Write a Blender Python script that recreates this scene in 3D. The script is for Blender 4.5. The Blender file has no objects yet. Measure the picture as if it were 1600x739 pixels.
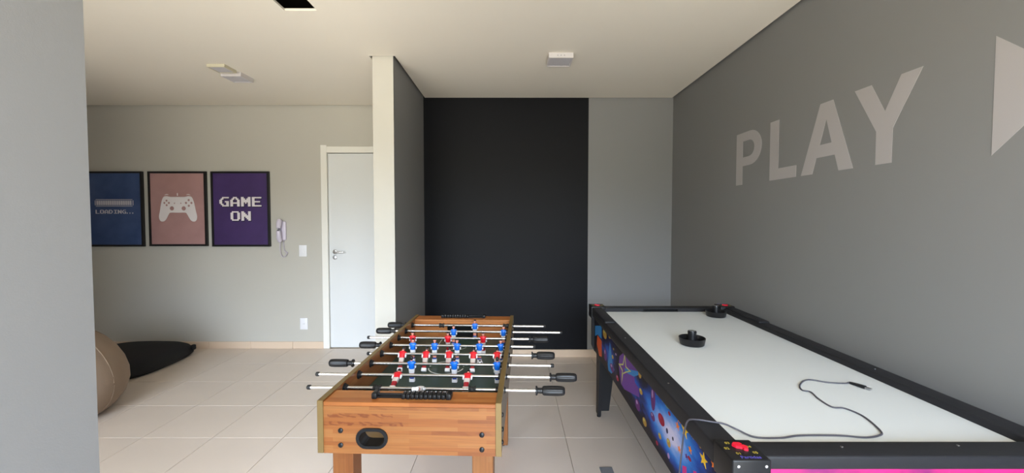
import bpy, bmesh, math, random
from mathutils import Matrix, Vector
random.seed(7)
SC = bpy.context.scene
COL = SC.collection
R = math.radians

# ------------------------------------------------------------------ camera
cam_d = bpy.data.cameras.new('camera')
cam = bpy.data.objects.new('camera', cam_d)
COL.objects.link(cam)
cam.location = (0, 0, 1.40)
cam.rotation_euler = (R(88.0), 0, 0)
cam_d.sensor_width = 36
cam_d.lens = 36 * 640 / 1600
cam_d.shift_y = -5.15 / 1600
cam_d.clip_start = 0.02
SC.camera = cam

# ------------------------------------------------------------------ world: hazy sky above the horizon, unseen ground and dim horizon shaped for the room light
w = bpy.data.worlds.new('world')
SC.world = w
w.use_nodes = True
wn, wl = w.node_tree.nodes, w.node_tree.links
wn.clear()
w_out = wn.new('ShaderNodeOutputWorld')
w_bg = wn.new('ShaderNodeBackground')
w_tc = wn.new('ShaderNodeTexCoord')
w_sep = wn.new('ShaderNodeSeparateXYZ')
w_map = wn.new('ShaderNodeMapRange')
w_ramp = wn.new('ShaderNodeValToRGB')
wl.new(w_tc.outputs['Generated'], w_sep.inputs[0])
w_map.inputs['From Min'].default_value = -1
wl.new(w_sep.outputs['Z'], w_map.inputs['Value'])
wl.new(w_map.outputs[0], w_ramp.inputs[0])
cr = w_ramp.color_ramp
def world_stop(el, c):
    """colour at an elevation in degrees"""
    p = 0.5 + 0.5 * math.sin(R(el))
    if el <= -90:
        e = cr.elements[0]
    elif el >= 90:
        e = cr.elements[1]
    else:
        e = cr.elements.new(p)
    e.position, e.color = p, (*c, 1)
GROUND, TREES = (0.76, 0.68, 0.54), (0.24, 0.24, 0.20)
world_stop(-90, GROUND)                 # unseen yard, kept bright to light the ceiling
world_stop(90, (0.78, 1.04, 1.42))      # bright hazy sky
world_stop(-20, GROUND)
world_stop(-11, TREES)                  # unseen hedge, houses and trees, band shaped to dim the upper walls
world_stop(4, TREES)
world_stop(9, (1.00, 1.18, 1.40))
wl.new(w_ramp.outputs[0], w_bg.inputs[0])
w_bg.inputs[1].default_value = 19.6
wl.new(w_bg.outputs[0], w_out.inputs[0])

# two tall unseen openings, added in the front wall, guide the sky light (portals emit nothing themselves)
def portal(x0, x1, z0, z1, y):
    d = bpy.data.lights.new('sky_portal', 'AREA')
    d.shape = 'RECTANGLE'
    d.size, d.size_y = x1 - x0, z1 - z0
    d.cycles.is_portal = True
    o = bpy.data.objects.new('sky_portal', d)
    COL.objects.link(o)
    o.location = ((x0 + x1) / 2, y, (z0 + z1) / 2)
    o.rotation_euler = (R(90), 0, 0)      # -Z axis of the light looks along +Y
    return o
BAY_OPEN = (-0.45, 1.58, 0.0, 2.50)
YF = -1.60
LEFT_OPEN = (-3.10, -1.25, 0.0, 2.50)
portal(*BAY_OPEN, YF - 0.16)
portal(*LEFT_OPEN, YF - 0.16)

SC.view_settings.view_transform = 'Standard'
SC.view_settings.look = 'None'
SC.view_settings.gamma = 1.0
SC.view_settings.use_curve_mapping = False
SC.view_settings.exposure = 0.0
SC.cycles.max_bounces = 10
SC.cycles.diffuse_bounces = 8
SC.cycles.caustics_reflective = False
SC.cycles.caustics_refractive = False
SC.cycles.use_denoising = True

# ------------------------------------------------------------------ material helpers
def lin(r, g, b):
    f = lambda v: (v / 255) / 12.92 if v <= 10 else (((v / 255) + 0.055) / 1.055) ** 2.4
    return (f(r), f(g), f(b), 1)

def new_mat(name):
    m = bpy.data.materials.new(name)
    m.use_nodes = True
    nt = m.node_tree
    return m, nt, nt.nodes['Principled BSDF']

def mat(name, col, rough=0.5, metal=0.0, var=0.0, vscale=6.0, bump=0.0, bscale=200.0, coat=0.0, spec=0.5):
    m, nt, b = new_mat(name)
    N, L = nt.nodes, nt.links
    tc = N.new('ShaderNodeTexCoord')
    b.inputs['Roughness'].default_value = rough
    b.inputs['Metallic'].default_value = metal
    b.inputs['Coat Weight'].default_value = coat
    b.inputs['Specular IOR Level'].default_value = spec
    nz = N.new('ShaderNodeTexNoise')
    nz.inputs['Scale'].default_value = vscale
    nz.inputs['Detail'].default_value = 4
    L.new(tc.outputs['Object'], nz.inputs['Vector'])
    mr = N.new('ShaderNodeMapRange')
    mr.inputs['To Min'].default_value = 1 - var
    mr.inputs['To Max'].default_value = 1 + var
    L.new(nz.outputs['Fac'], mr.inputs['Value'])
    mx = N.new('ShaderNodeMix')
    mx.data_type = 'RGBA'
    mx.blend_type = 'MULTIPLY'
    mx.inputs[0].default_value = 1
    mx.inputs[6].default_value = col
    L.new(mr.outputs[0], mx.inputs[7])
    L.new(mx.outputs[2], b.inputs['Base Color'])
    if bump:
        n2 = N.new('ShaderNodeTexNoise')
        n2.inputs['Scale'].default_value = bscale
        n2.inputs['Detail'].default_value = 2
        L.new(tc.outputs['Object'], n2.inputs['Vector'])
        bp = N.new('ShaderNodeBump')
        bp.inputs['Strength'].default_value = bump
        bp.inputs['Distance'].default_value = 0.002
        L.new(n2.outputs['Fac'], bp.inputs['Height'])
        L.new(bp.outputs[0], b.inputs['Normal'])
    return m

def math_node(N, L, op, a, b=None, c=None):
    n = N.new('ShaderNodeMath')
    n.operation = op
    for i, v in enumerate((a, b, c)):
        if v is None:
            continue
        if isinstance(v, (int, float)):
            n.inputs[i].default_value = v
        else:
            L.new(v, n.inputs[i])
    return n.outputs[0]

def wood(name, u, v, rows=0.022, length=0.30, figures=(), tone=0.54):
    """glued strips of pine: u = axis along the strips, v = axis across them (object coordinates)"""
    m, nt, b = new_mat(name)
    N, L = nt.nodes, nt.links
    tc = N.new('ShaderNodeTexCoord')
    sp = N.new('ShaderNodeSeparateXYZ')
    L.new(tc.outputs['Object'], sp.inputs[0])
    cb = N.new('ShaderNodeCombineXYZ')
    U, V = sp.outputs[u], sp.outputs[v]
    L.new(U, cb.inputs[0])
    L.new(V, cb.inputs[1])
    br = N.new('ShaderNodeTexBrick')
    br.inputs['Scale'].default_value = 1.0
    br.inputs['Brick Width'].default_value = length
    br.inputs['Row Height'].default_value = rows
    br.inputs['Mortar Size'].default_value = 0.0003
    br.inputs['Mortar Smooth'].default_value = 1.0
    br.inputs['Color1'].default_value = (0, 0, 0, 1)
    br.inputs['Color2'].default_value = (1, 1, 1, 1)
    br.inputs['Mortar'].default_value = (0.30, 0.30, 0.30, 1)
    br.offset = 0.37
    L.new(cb.outputs[0], br.inputs['Vector'])
    rp = N.new('ShaderNodeValToRGB')
    e = rp.color_ramp.elements
    e[0].position, e[0].color = 0.0, lin(196, 130, 72)
    e[1].position, e[1].color = 1.0, lin(160, 90, 42)
    for p, c in ((0.35, lin(190, 122, 64)), (0.7, lin(184, 112, 56)), (0.9, lin(176, 104, 50))):
        k = e.new(p)
        k.color = c
    L.new(br.outputs['Color'], rp.inputs[0])
    # grain stretched along the strips
    mp = N.new('ShaderNodeMapping')
    mp.inputs['Scale'].default_value = (7, 160, 1)
    L.new(cb.outputs[0], mp.inputs['Vector'])
    nz = N.new('ShaderNodeTexNoise')
    nz.inputs['Scale'].default_value = 1.0
    nz.inputs['Detail'].default_value = 5
    L.new(mp.outputs[0], nz.inputs['Vector'])
    mr = N.new('ShaderNodeMapRange')
    mr.inputs['From Min'].default_value = 0.3
    mr.inputs['From Max'].default_value = 0.7
    mr.inputs['To Min'].default_value = 0.84 * tone
    mr.inputs['To Max'].default_value = 1.08 * tone
    L.new(nz.outputs['Fac'], mr.inputs['Value'])
    mx = N.new('ShaderNodeMix')
    mx.data_type, mx.blend_type = 'RGBA', 'MULTIPLY'
    mx.inputs[0].default_value = 1
    L.new(rp.outputs[0], mx.inputs[6])
    L.new(mr.outputs[0], mx.inputs[7])
    col = mx.outputs[2]
    # single strips with dark heartwood figure: (u0, u1, v0, v1, wave scale, amount)
    for (u0, u1, v0, v1, sc, amt, lo) in figures:
        a = math_node(N, L, 'MULTIPLY', math_node(N, L, 'GREATER_THAN', U, u0), math_node(N, L, 'LESS_THAN', U, u1))
        c = math_node(N, L, 'MULTIPLY', math_node(N, L, 'GREATER_THAN', V, v0), math_node(N, L, 'LESS_THAN', V, v1))
        msk = math_node(N, L, 'MULTIPLY', a, c)
        wv = N.new('ShaderNodeTexWave')
        wv.bands_direction = 'DIAGONAL'
        wv.inputs['Scale'].default_value = sc
        wv.inputs['Distortion'].default_value = 9
        wv.inputs['Detail'].default_value = 2
        wv.inputs['Detail Scale'].default_value = 1.5
        m3 = N.new('ShaderNodeMapping')
        m3.inputs['Scale'].default_value = (0.5, 1.6, 1)
        L.new(cb.outputs[0], m3.inputs['Vector'])
        L.new(m3.outputs[0], wv.inputs['Vector'])
        st = N.new('ShaderNodeMapRange')
        st.inputs['From Min'].default_value = 0.45
        st.inputs['From Max'].default_value = 0.8
        st.inputs['To Min'].default_value = lo
        L.new(wv.outputs['Fac'], st.inputs['Value'])
        f = math_node(N, L, 'MULTIPLY', math_node(N, L, 'MULTIPLY', msk, st.outputs[0]), amt)
        m4 = N.new('ShaderNodeMix')
        m4.data_type = 'RGBA'
        L.new(f, m4.inputs[0])
        L.new(col, m4.inputs[6])
        m4.inputs[7].default_value = lin(96, 40, 16)
        col = m4.outputs[2]
    L.new(col, b.inputs['Base Color'])
    b.inputs['Roughness'].default_value = 0.42
    return m

M = {}
M['light_wall'] = mat('light_wall_paint', lin(186, 183, 175), 0.75, var=0.02, vscale=2, bump=0.08, bscale=350)
M['grey_wall'] = mat('grey_wall_paint', lin(132, 132, 132), 0.68, var=0.02, vscale=2, bump=0.08, bscale=350)
M['black_wall'] = mat('black_wall_paint', lin(15, 16, 21), 0.50, var=0.05, vscale=3, bump=0.08, bscale=350, spec=0.15)
M['ceiling'] = mat('ceiling_paint', lin(231, 225, 213), 0.85, var=0.015, vscale=1.5)
M['slab'] = mat('raw_slab', lin(60, 58, 55), 0.9, var=0.2)
M['tile'] = mat('beige_porcelain', lin(212, 199, 187), 0.34, var=0.05, vscale=3.0, spec=0.45)
M['skirting'] = mat('beige_skirting_tile', lin(212, 190, 168), 0.4, var=0.05, vscale=3)
M['grout'] = mat('grout', lin(214, 204, 190), 0.8, var=0.05, vscale=40)
M['white_door'] = mat('white_door_lacquer', lin(214, 216, 217), 0.45)
M['white_trim'] = mat('white_trim_lacquer', lin(230, 228, 222), 0.45)
M['white_plastic'] = mat('white_plastic', lin(228, 228, 232), 0.35)
M['lilac_plastic'] = mat('lilac_white_plastic', lin(205, 198, 214), 0.35)
M['lamp_plastic'] = mat('lamp_housing_plastic', lin(206, 202, 204), 0.4)
M['cream_plastic'] = mat('cream_plastic', lin(196, 190, 168), 0.4)
M['grey_plastic'] = mat('grey_plastic', lin(150, 150, 155), 0.4)
M['diffuser'] = mat('frosted_diffuser', lin(196, 194, 200), 0.5)
M['chrome'] = mat('chrome', (0.62, 0.62, 0.63, 1), 0.24, 1.0)
M['steel'] = mat('brushed_steel', (0.55, 0.55, 0.57, 1), 0.38, 1.0)
M['zinc'] = mat('grey_zinc', lin(140, 142, 148), 0.5, 0.3, var=0.1, vscale=60)
M['black_plastic'] = mat('black_plastic', lin(24, 24, 26), 0.36, spec=0.3)
M['black_vinyl'] = mat('black_textured_rail', lin(36, 36, 39), 0.45, var=0.12, vscale=400, bump=0.25, bscale=700, spec=0.22)
M['black_rubber'] = mat('black_rubber', lin(20, 20, 21), 0.6)
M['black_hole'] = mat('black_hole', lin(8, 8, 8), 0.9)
M['gold_trim'] = mat('olive_gold_edging', lin(124, 102, 62), 0.45, 0.25, var=0.05)
M['taupe'] = mat('taupe_side_face', lin(118, 108, 96), 0.5, var=0.05)
M['green_field'] = mat('dark_green_field', lin(54, 74, 66), 0.36, var=0.06, vscale=8, spec=0.3)
M['field_line'] = mat('white_field_line', lin(235, 240, 238), 0.4)
M['goal_brown'] = mat('ball_cup_brown', lin(96, 72, 44), 0.3)
M['red'] = mat('red_shirt', lin(206, 18, 36), 0.38)
M['dark_red'] = mat('dark_red_socks', lin(150, 16, 34), 0.4)
M['blue'] = mat('blue_shirt', lin(14, 104, 208), 0.38)
M['navy'] = mat('blue_socks', lin(24, 64, 150), 0.4)
M['white_kit'] = mat('white_kit', lin(235, 235, 238), 0.4)
M['grey_kit'] = mat('grey_shorts', lin(196, 184, 178), 0.4)
M['skin'] = mat('skin_paint', lin(226, 150, 128), 0.45)
M['hair'] = mat('black_hair_paint', lin(20, 18, 20), 0.4)
M['air_white'] = mat('white_air_surface', lin(224, 228, 228), 0.30, var=0.01, vscale=2)
M['dial_red'] = mat('red_dial', lin(226, 30, 54), 0.35)
M['yellow_print'] = mat('yellow_print', lin(190, 170, 60), 0.5)
M['violet_print'] = mat('violet_print', lin(92, 84, 180), 0.5)
M['cable'] = mat('grey_black_cable', lin(74, 72, 80), 0.45)
M['sign_white'] = mat('white_wall_vinyl', lin(174, 170, 170), 0.6)
M['taupe_fabric'] = mat('taupe_suede_fabric', lin(140, 121, 104), 0.95, var=0.10, vscale=9, bump=0.3, bscale=120)
M['black_fabric'] = mat('black_fabric', lin(14, 13, 16), 0.9, var=0.15, vscale=9, bump=0.3, bscale=160)
M['frame_black'] = mat('black_picture_frame', lin(24, 22, 24), 0.4)
M['poster_white'] = mat('poster_white_ink', lin(226, 220, 222), 0.55)
M['poster_shadow'] = mat('poster_black_ink', lin(20, 14, 30), 0.55)
M['poster_grey'] = mat('poster_grey_ink', lin(196, 192, 200), 0.55)

def cloudy(name, c1, c2, scale=3.0, c3=None):
    m, nt, b = new_mat(name)
    N, L = nt.nodes, nt.links
    tc = N.new('ShaderNodeTexCoord')
    nz = N.new('ShaderNodeTexNoise')
    nz.inputs['Scale'].default_value = scale
    nz.inputs['Detail'].default_value = 6
    L.new(tc.outputs['Object'], nz.inputs['Vector'])
    rp = N.new('ShaderNodeValToRGB')
    rp.color_ramp.elements[0].position, rp.color_ramp.elements[0].color = 0.3, c1
    rp.color_ramp.elements[1].position, rp.color_ramp.elements[1].color = 0.72, c2
    L.new(nz.outputs['Fac'], rp.inputs[0])
    L.new(rp.outputs[0], b.inputs['Base Color'])
    b.inputs['Roughness'].default_value = 0.4
    return m
M['poster_blue'] = cloudy('poster_blue_clouds', lin(34, 58, 104), lin(72, 92, 136))
M['poster_pink'] = cloudy('poster_pink_clouds', lin(162, 124, 124), lin(182, 144, 142))
M['poster_purple'] = cloudy('poster_purple', lin(60, 42, 86), lin(74, 54, 108))

def space_print():
    """printed nebula on the game table's apron (object coordinates = metres along y, height z)"""
    m, nt, b = new_mat('space_print')
    N, L = nt.nodes, nt.links
    tc = N.new('ShaderNodeTexCoord')
    sp = N.new('ShaderNodeSeparateXYZ')
    L.new(tc.outputs['Object'], sp.inputs[0])
    nz = N.new('ShaderNodeTexNoise')
    nz.inputs['Scale'].default_value = 9
    nz.inputs['Detail'].default_value = 6
    nz.inputs['Roughness'].default_value = 0.6
    mp = N.new('ShaderNodeMapping')
    mp.inputs['Rotation'].default_value = (R(35), 0, 0)
    mp.inputs['Scale'].default_value = (1, 0.55, 1.4)
    L.new(tc.outputs['Object'], mp.inputs['Vector'])
    L.new(mp.outputs[0], nz.inputs['Vector'])
    def blob(y, z, ry, rz):
        a = math_node(N, L, 'POWER', math_node(N, L, 'DIVIDE', math_node(N, L, 'SUBTRACT', sp.outputs['Y'], y), ry), 2)
        c = math_node(N, L, 'POWER', math_node(N, L, 'DIVIDE', math_node(N, L, 'SUBTRACT', sp.outputs['Z'], z), rz), 2)
        d = math_node(N, L, 'SQRT', math_node(N, L, 'ADD', a, c))
        return math_node(N, L, 'MAXIMUM', math_node(N, L, 'SUBTRACT', 1.0, d), 0.0)
    f = blob(1.50, 0.600, 0.42, 0.16)
    f = math_node(N, L, 'MAXIMUM', f, math_node(N, L, 'MULTIPLY', blob(1.24, 0.52, 0.34, 0.16), 0.62))
    f = math_node(N, L, 'MAXIMUM', f, math_node(N, L, 'MULTIPLY', blob(1.95, 0.60, 0.36, 0.14), 0.40))
    f = math_node(N, L, 'MAXIMUM', f, math_node(N, L, 'MULTIPLY', blob(2.45, 0.60, 0.30, 0.16), 0.42))
    f = math_node(N, L, 'ADD', f, math_node(N, L, 'MULTIPLY', math_node(N, L, 'SUBTRACT', nz.outputs['Fac'], 0.55), 0.75))
    rp = N.new('ShaderNodeValToRGB')
    e = rp.color_ramp.elements
    e[0].position, e[0].color = 0.04, lin(16, 12, 24)
    e[1].position, e[1].color = 0.88, lin(205, 205, 240)
    for p, c in ((0.16, lin(20, 26, 72)), (0.32, lin(20, 74, 170)), (0.52, lin(48, 130, 222)), (0.70, lin(130, 165, 232))):
        k = e.new(p)
        k.color = c
    L.new(f, rp.inputs[0])
    L.new(rp.outputs[0], b.inputs['Base Color'])
    b.inputs['Roughness'].default_value = 0.45
    b.inputs['Specular IOR Level'].default_value = 0.15
    return m
M['space'] = space_print()
M['nebula'] = cloudy('magenta_nebula_print', lin(44, 30, 84), lin(214, 34, 112), 5.0)
INK = {'gold': lin(176, 140, 62), 'lav': lin(170, 140, 190), 'plum': lin(96, 40, 112), 'red': lin(170, 40, 70),
       'crim': lin(150, 14, 52), 'teal': lin(96, 150, 160), 'navy': lin(20, 30, 80), 'yel': lin(240, 196, 40),
       'org': lin(238, 130, 48), 'violet': lin(104, 62, 150), 'cyan': lin(50, 130, 200), 'lime': lin(190, 196, 110),
       'mag': lin(200, 50, 130), 'white': lin(220, 214, 240), 'orange2': lin(206, 84, 34), 'pink': lin(226, 30, 110)}
for k, c in INK.items():
    M['ink_' + k] = mat('printed_' + k, c, 0.45, spec=0.15)

# ------------------------------------------------------------------ mesh helpers
class MB:
    """collects shapes with a material per face; build() links ONE mesh object"""
    def __init__(s):
        s.v, s.f, s.m, s.sm = [], [], [], []
    def add(s, verts, faces, mi=0, smooth=False):
        o = len(s.v)
        s.v += [tuple(p) for p in verts]
        for f in faces:
            s.f.append(tuple(i + o for i in f))
            s.m.append(mi)
            s.sm.append(smooth)
        return s
    def box(s, x0, x1, y0, y1, z0, z1, mi=0, bev=0.0, seg=2):
        if bev <= 0:
            vs = [(x, y, z) for x in (x0, x1) for y in (y0, y1) for z in (z0, z1)]
            return s.add(vs, [(0, 1, 3, 2), (4, 6, 7, 5), (0, 4, 5, 1), (2, 3, 7, 6), (0, 2, 6, 4), (1, 5, 7, 3)], mi)
        bm = bmesh.new()
        bmesh.ops.create_cube(bm, size=1.0)
        for q in bm.verts:
            q.co = Vector(((x0 + x1) / 2 + q.co.x * (x1 - x0), (y0 + y1) / 2 + q.co.y * (y1 - y0), (z0 + z1) / 2 + q.co.z * (z1 - z0)))
        bm.normal_update()
        bmesh.ops.bevel(bm, geom=list(bm.edges), offset=bev, segments=seg, profile=0.5, affect='EDGES')
        bm.normal_update()
        n0 = len(s.f)
        big = [max(abs(c) for c in f.normal) > 0.999 for f in bm.faces]
        s.bm(bm, mi, seg > 1)
        for k, flat in enumerate(big):
            if flat:
                s.sm[n0 + k] = False
        return s
    def bm(s, bm, mi=0, smooth=False):
        bm.verts.index_update()
        s.add([q.co for q in bm.verts], [[q.index for q in f.verts] for f in bm.faces], mi, smooth)
        bm.free()
        return s
    def lathe(s, prof, n=20, axis='Z', c=(0, 0, 0), mi=0, smooth=True, mis=None):
        """prof: (radius, height) pairs from bottom to top"""
        base = len(s.v)
        for (r, h) in prof:
            for k in range(n):
                a = 2 * math.pi * k / n
                p = (r * math.cos(a), r * math.sin(a), h)
                if axis == 'X':
                    p = (h, r * math.cos(a), r * math.sin(a))
                elif axis == 'Y':
                    p = (r * math.sin(a), h, r * math.cos(a))
                s.v.append((p[0] + c[0], p[1] + c[1], p[2] + c[2]))
        for i in range(len(prof) - 1):
            for k in range(n):
                a, b = base + i * n + k, base + i * n + (k + 1) % n
                s.f.append((a, b, b + n, a + n))
                s.m.append(mis[i] if mis else mi)
                s.sm.append(smooth)
        for i, flip in ((0, True), (len(prof) - 1, False)):
            ring = [base + i * n + k for k in range(n)]
            s.f.append(tuple(reversed(ring)) if flip else tuple(ring))
            s.m.append((mis[0] if flip else mis[-1]) if mis else mi)
            s.sm.append(False)
        return s
    def prism(s, pts, holes, to3, t0, t1, mi=0):
        """flat outline with holes, extruded; to3(a, b, t) -> xyz"""
        bm = bmesh.new()
        loops = []
        for ring in [pts] + list(holes):
            vs = [bm.verts.new((p[0], p[1], 0)) for p in ring]
            loops.append([bm.edges.new((vs[i], vs[(i + 1) % len(vs)])) for i in range(len(vs))])
        bmesh.ops.triangle_fill(bm, use_beauty=True, use_dissolve=False, edges=[e for l in loops for e in l])
        ret = bmesh.ops.extrude_face_region(bm, geom=list(bm.faces))
        for g in ret['geom']:
            if isinstance(g, bmesh.types.BMVert):
                g.co.z = 1
        bmesh.ops.recalc_face_normals(bm, faces=list(bm.faces))
        for q in bm.verts:
            q.co = Vector(to3(q.co.x, q.co.y, t1 if q.co.z > 0.5 else t0))
        bmesh.ops.recalc_face_normals(bm, faces=list(bm.faces))
        return s.bm(bm, mi)
    def tube(s, path, r, n=10, mi=0):
        P = [Vector(p) for p in path]
        base = len(s.v)
        up = Vector((0, 0, 1))
        for i, p in enumerate(P):
            t = (P[min(i + 1, len(P) - 1)] - P[max(i - 1, 0)]).normalized()
            a = t.cross(up)
            if a.length < 1e-3:
                a = t.cross(Vector((0, 1, 0)))
            a.normalize()
            b = a.cross(t)
            rr = r[i] if isinstance(r, (list, tuple)) else r
            for k in range(n):
                q = 2 * math.pi * k / n
                s.v.append(tuple(p + a * rr * math.cos(q) + b * rr * math.sin(q)))
        for i in range(len(P) - 1):
            for k in range(n):
                a, b = base + i * n + k, base + i * n + (k + 1) % n
                s.f.append((a, a + n, b + n, b))
                s.m.append(mi)
                s.sm.append(True)
        for i, fl in ((0, False), (len(P) - 1, True)):
            ring = [base + i * n + k for k in range(n)]
            s.f.append(tuple(reversed(ring)) if fl else tuple(ring))
            s.m.append(mi)
            s.sm.append(False)
        return s
    def mesh(s, name, mats):
        me = bpy.data.meshes.new(name)
        me.from_pydata(s.v, [], s.f)
        for m in (mats if isinstance(mats, (list, tuple)) else [mats]):
            me.materials.append(M[m])
        me.polygons.foreach_set('material_index', s.m)
        me.polygons.foreach_set('use_smooth', s.sm)
        me.update()
        if any(s.sm):
            try:
                me.set_sharp_from_angle(angle=R(50))
            except Exception:
                pass
        return me
    def build(s, name, mats, parent=None):
        return link(name, s.mesh(name, mats), parent)

def link(name, data, parent=None, loc=None, rot=None):
    o = bpy.data.objects.new(name, data)
    COL.objects.link(o)
    if parent:
        o.parent = parent
    if loc:
        o.location = loc
    if rot:
        o.rotation_euler = rot
    return o

def tag(o, label, cat, group=None):
    o['label'] = label
    o['category'] = cat
    if group:
        o['group'] = group
    return o

def thing(name, label, cat, loc=(0, 0, 0), rz=0.0, group=None):
    o = link(name, None, loc=loc, rot=(0, 0, rz))
    o.empty_display_size = 0.1
    return tag(o, label, cat, group)

def struct(o):
    o['kind'] = 'structure'
    return o

def catmull(pts, n=6):
    P = [Vector(p) for p in pts]
    P = [2 * P[0] - P[1]] + P + [2 * P[-1] - P[-2]]
    out = []
    for i in range(1, len(P) - 2):
        a, b, c, d = P[i - 1:i + 3]
        for k in range(n):
            t = k / n
            out.append(0.5 * (2 * b + (c - a) * t + (2 * a - 5 * b + 4 * c - d) * t * t + (3 * b - a - 3 * c + d) * t ** 3))
    out.append(P[-2])
    return out

def text_mesh(body, size, thick):
    cu = bpy.data.curves.new('txt', 'FONT')
    cu.body = body
    cu.size = size
    cu.extrude = thick
    cu.align_x, cu.align_y = 'CENTER', 'CENTER'
    cu.resolution_u = 3
    o = bpy.data.objects.new('txt', cu)
    me = bpy.data.meshes.new_from_object(o)
    bpy.data.objects.remove(o)
    bpy.data.curves.remove(cu)
    return me

# ------------------------------------------------------------------ the room
XL, XR = -5.20, 1.605            # left room's outer wall, right wall
PX0, PX1 = -1.037, -0.882        # partition line between the two rooms
YB, YL = 4.12, 4.39              # rear wall of the bay, rear wall of the left room
PY0, PY1 = 3.081, 0.858          # near end of rear partition, far end of front partition
HC, HS = 2.60, 2.92              # suspended ceiling, slab above it
T = 0.15

floor = struct(MB().box(XL - T, XR + T, YF - T, YL + T, -0.10, -0.0095).build('floor', 'grout'))
GX, GY, G = 0.343, 2.574, 0.452
full = MB().box(-G / 2 + 0.0015, G / 2 - 0.0015, -G / 2 + 0.0015, G / 2 - 0.0015, -0.0095, 0.0, bev=0.0012, seg=1).mesh('tile', 'tile')
i0, i1 = math.floor((XL - GX) / G), math.ceil((XR - GX) / G)
j0, j1 = math.floor((YF - GY) / G), math.ceil((YL - GY) / G)
for i in range(i0, i1):
    for j in range(j0, j1):
        x0, y0 = GX + i * G, GY + j * G
        cx0, cx1, cy0, cy1 = max(x0, XL), min(x0 + G, XR), max(y0, YF), min(y0 + G, YL)
        if cx1 - cx0 < 0.01 or cy1 - cy0 < 0.01:
            continue
        if cx1 - cx0 > G - 1e-6 and cy1 - cy0 > G - 1e-6:
            link('tile', full, floor, (x0 + G / 2, y0 + G / 2, 0))
        else:
            MB().box(cx0 + 0.0015, cx1 - 0.0015, cy0 + 0.0015, cy1 - 0.0015, -0.0095, 0.0, bev=0.0012, seg=1).build('tile', 'tile', floor)

def wall(name, x0, x1, y0, y1, m, z0=0.0, z1=HS):
    return struct(MB().box(x0, x1, y0, y1, z0, z1).build(name, m))
wall('wall_right', XR, XR + T, YF, YB + T, 'grey_wall')
wall('wall_back_black', PX1, 0.764, YB, YB + T, 'black_wall')
wall('wall_back_grey', 0.764, XR, YB, YB + T, 'grey_wall')
wall('wall_left', XL - T, XL, YF, YL + T, 'light_wall')
# rear partition: light paint on its end and left side, grey on the bay side
pw = MB().box(PX0, PX1, PY0, YL + T, 0, HS)
pw.m[1] = 1
struct(pw.build('wall_partition_rear', ['light_wall', 'grey_wall']))
wall('wall_partition_front', PX0, PX1, YF, PY1, 'grey_wall')
# rear wall of the left room, with the door opening
DX0, DX1, DZ = -2.035, -1.10, 2.165
struct(MB().box(DX0 - 0.1, PX0, YL + T, YL + T + 0.05, 0, HS).build('door_light_stop', 'light_wall'))  # added unseen backing, stops sky light leaking round the door
wl_b = MB().box(XL, DX0, YL, YL + T, 0, HS).box(DX0, PX0, YL, YL + T, DZ, HS).box(DX1, PX0, YL, YL + T, 0, DZ)
struct(wl_b.build('wall_back_left', 'light_wall'))
# front wall behind the camera with two open gaps added to let the sky light in
fw = MB()
fw.box(XL - T, LEFT_OPEN[0], YF - T, YF, 0, HS)
fw.box(LEFT_OPEN[1], BAY_OPEN[0], YF - T, YF, 0, HS)
fw.box(LEFT_OPEN[0], LEFT_OPEN[1], YF - T, YF, LEFT_OPEN[3], HS)
fw.box(BAY_OPEN[1], XR + T, YF - T, YF, 0, HS)
fw.box(BAY_OPEN[0], BAY_OPEN[1], YF - T, YF, BAY_OPEN[3], HS)
struct(fw.build('wall_front', 'light_wall'))
wall('wall_added_shade', -3.30, -3.15, YF, 1.50, 'light_wall')  # added unseen wall, shades the left end of the rear wall

# suspended ceiling: plates stop short of the walls (shadow gap), square access hole left open
GAP = 0.018
HX0, HX1, HY0, HY1 = -1.312, -1.124, 2.215, 2.405
cxs = [XL + GAP, HX0, HX1, PX0 - GAP, PX1 + GAP, XR - GAP]
cys = [YF + GAP, PY1 + GAP, HY0, HY1, PY0 - GAP, YB - GAP, YL - GAP]
cb = MB()
for a in range(5):
    for b in range(6):
        if a == 1 and b == 2:
            continue
        if a == 3 and b in (0, 4, 5):
            continue
        if a == 4 and b == 5:
            continue
        cb.box(cxs[a], cxs[a + 1], cys[b], cys[b + 1], HC, HC + 0.013)
ceil = struct(cb.build('ceiling', 'ceiling'))
slab = struct(MB().box(XL - T, XR + T, YF - T, YL + T, HS, HS + 0.1).build('ceiling_slab', 'slab'))

# skirting of cut floor tiles
def skirting(name, x0, x1, y):
    root = struct(MB().box(x0, x1, y - 0.004, y, 0.0, 0.074).build(name, 'grout'))
    x = x0
    k = math.ceil((x0 - GX) / G)
    cuts = [x0] + [GX + (k + q) * G for q in range(20) if GX + (k + q) * G < x1 - 0.01] + [x1]
    for a, b in zip(cuts[:-1], cuts[1:]):
        MB().box(a + 0.001, b - 0.001, y - 0.011, y - 0.004, 0.0, 0.075, bev=0.001, seg=1).build('skirting_tile', 'skirting', root)
    return root
skirting('baseboard_back', PX1, XR, YB)
skirting('baseboard_back_left', XL, DX0, YL)

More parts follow.
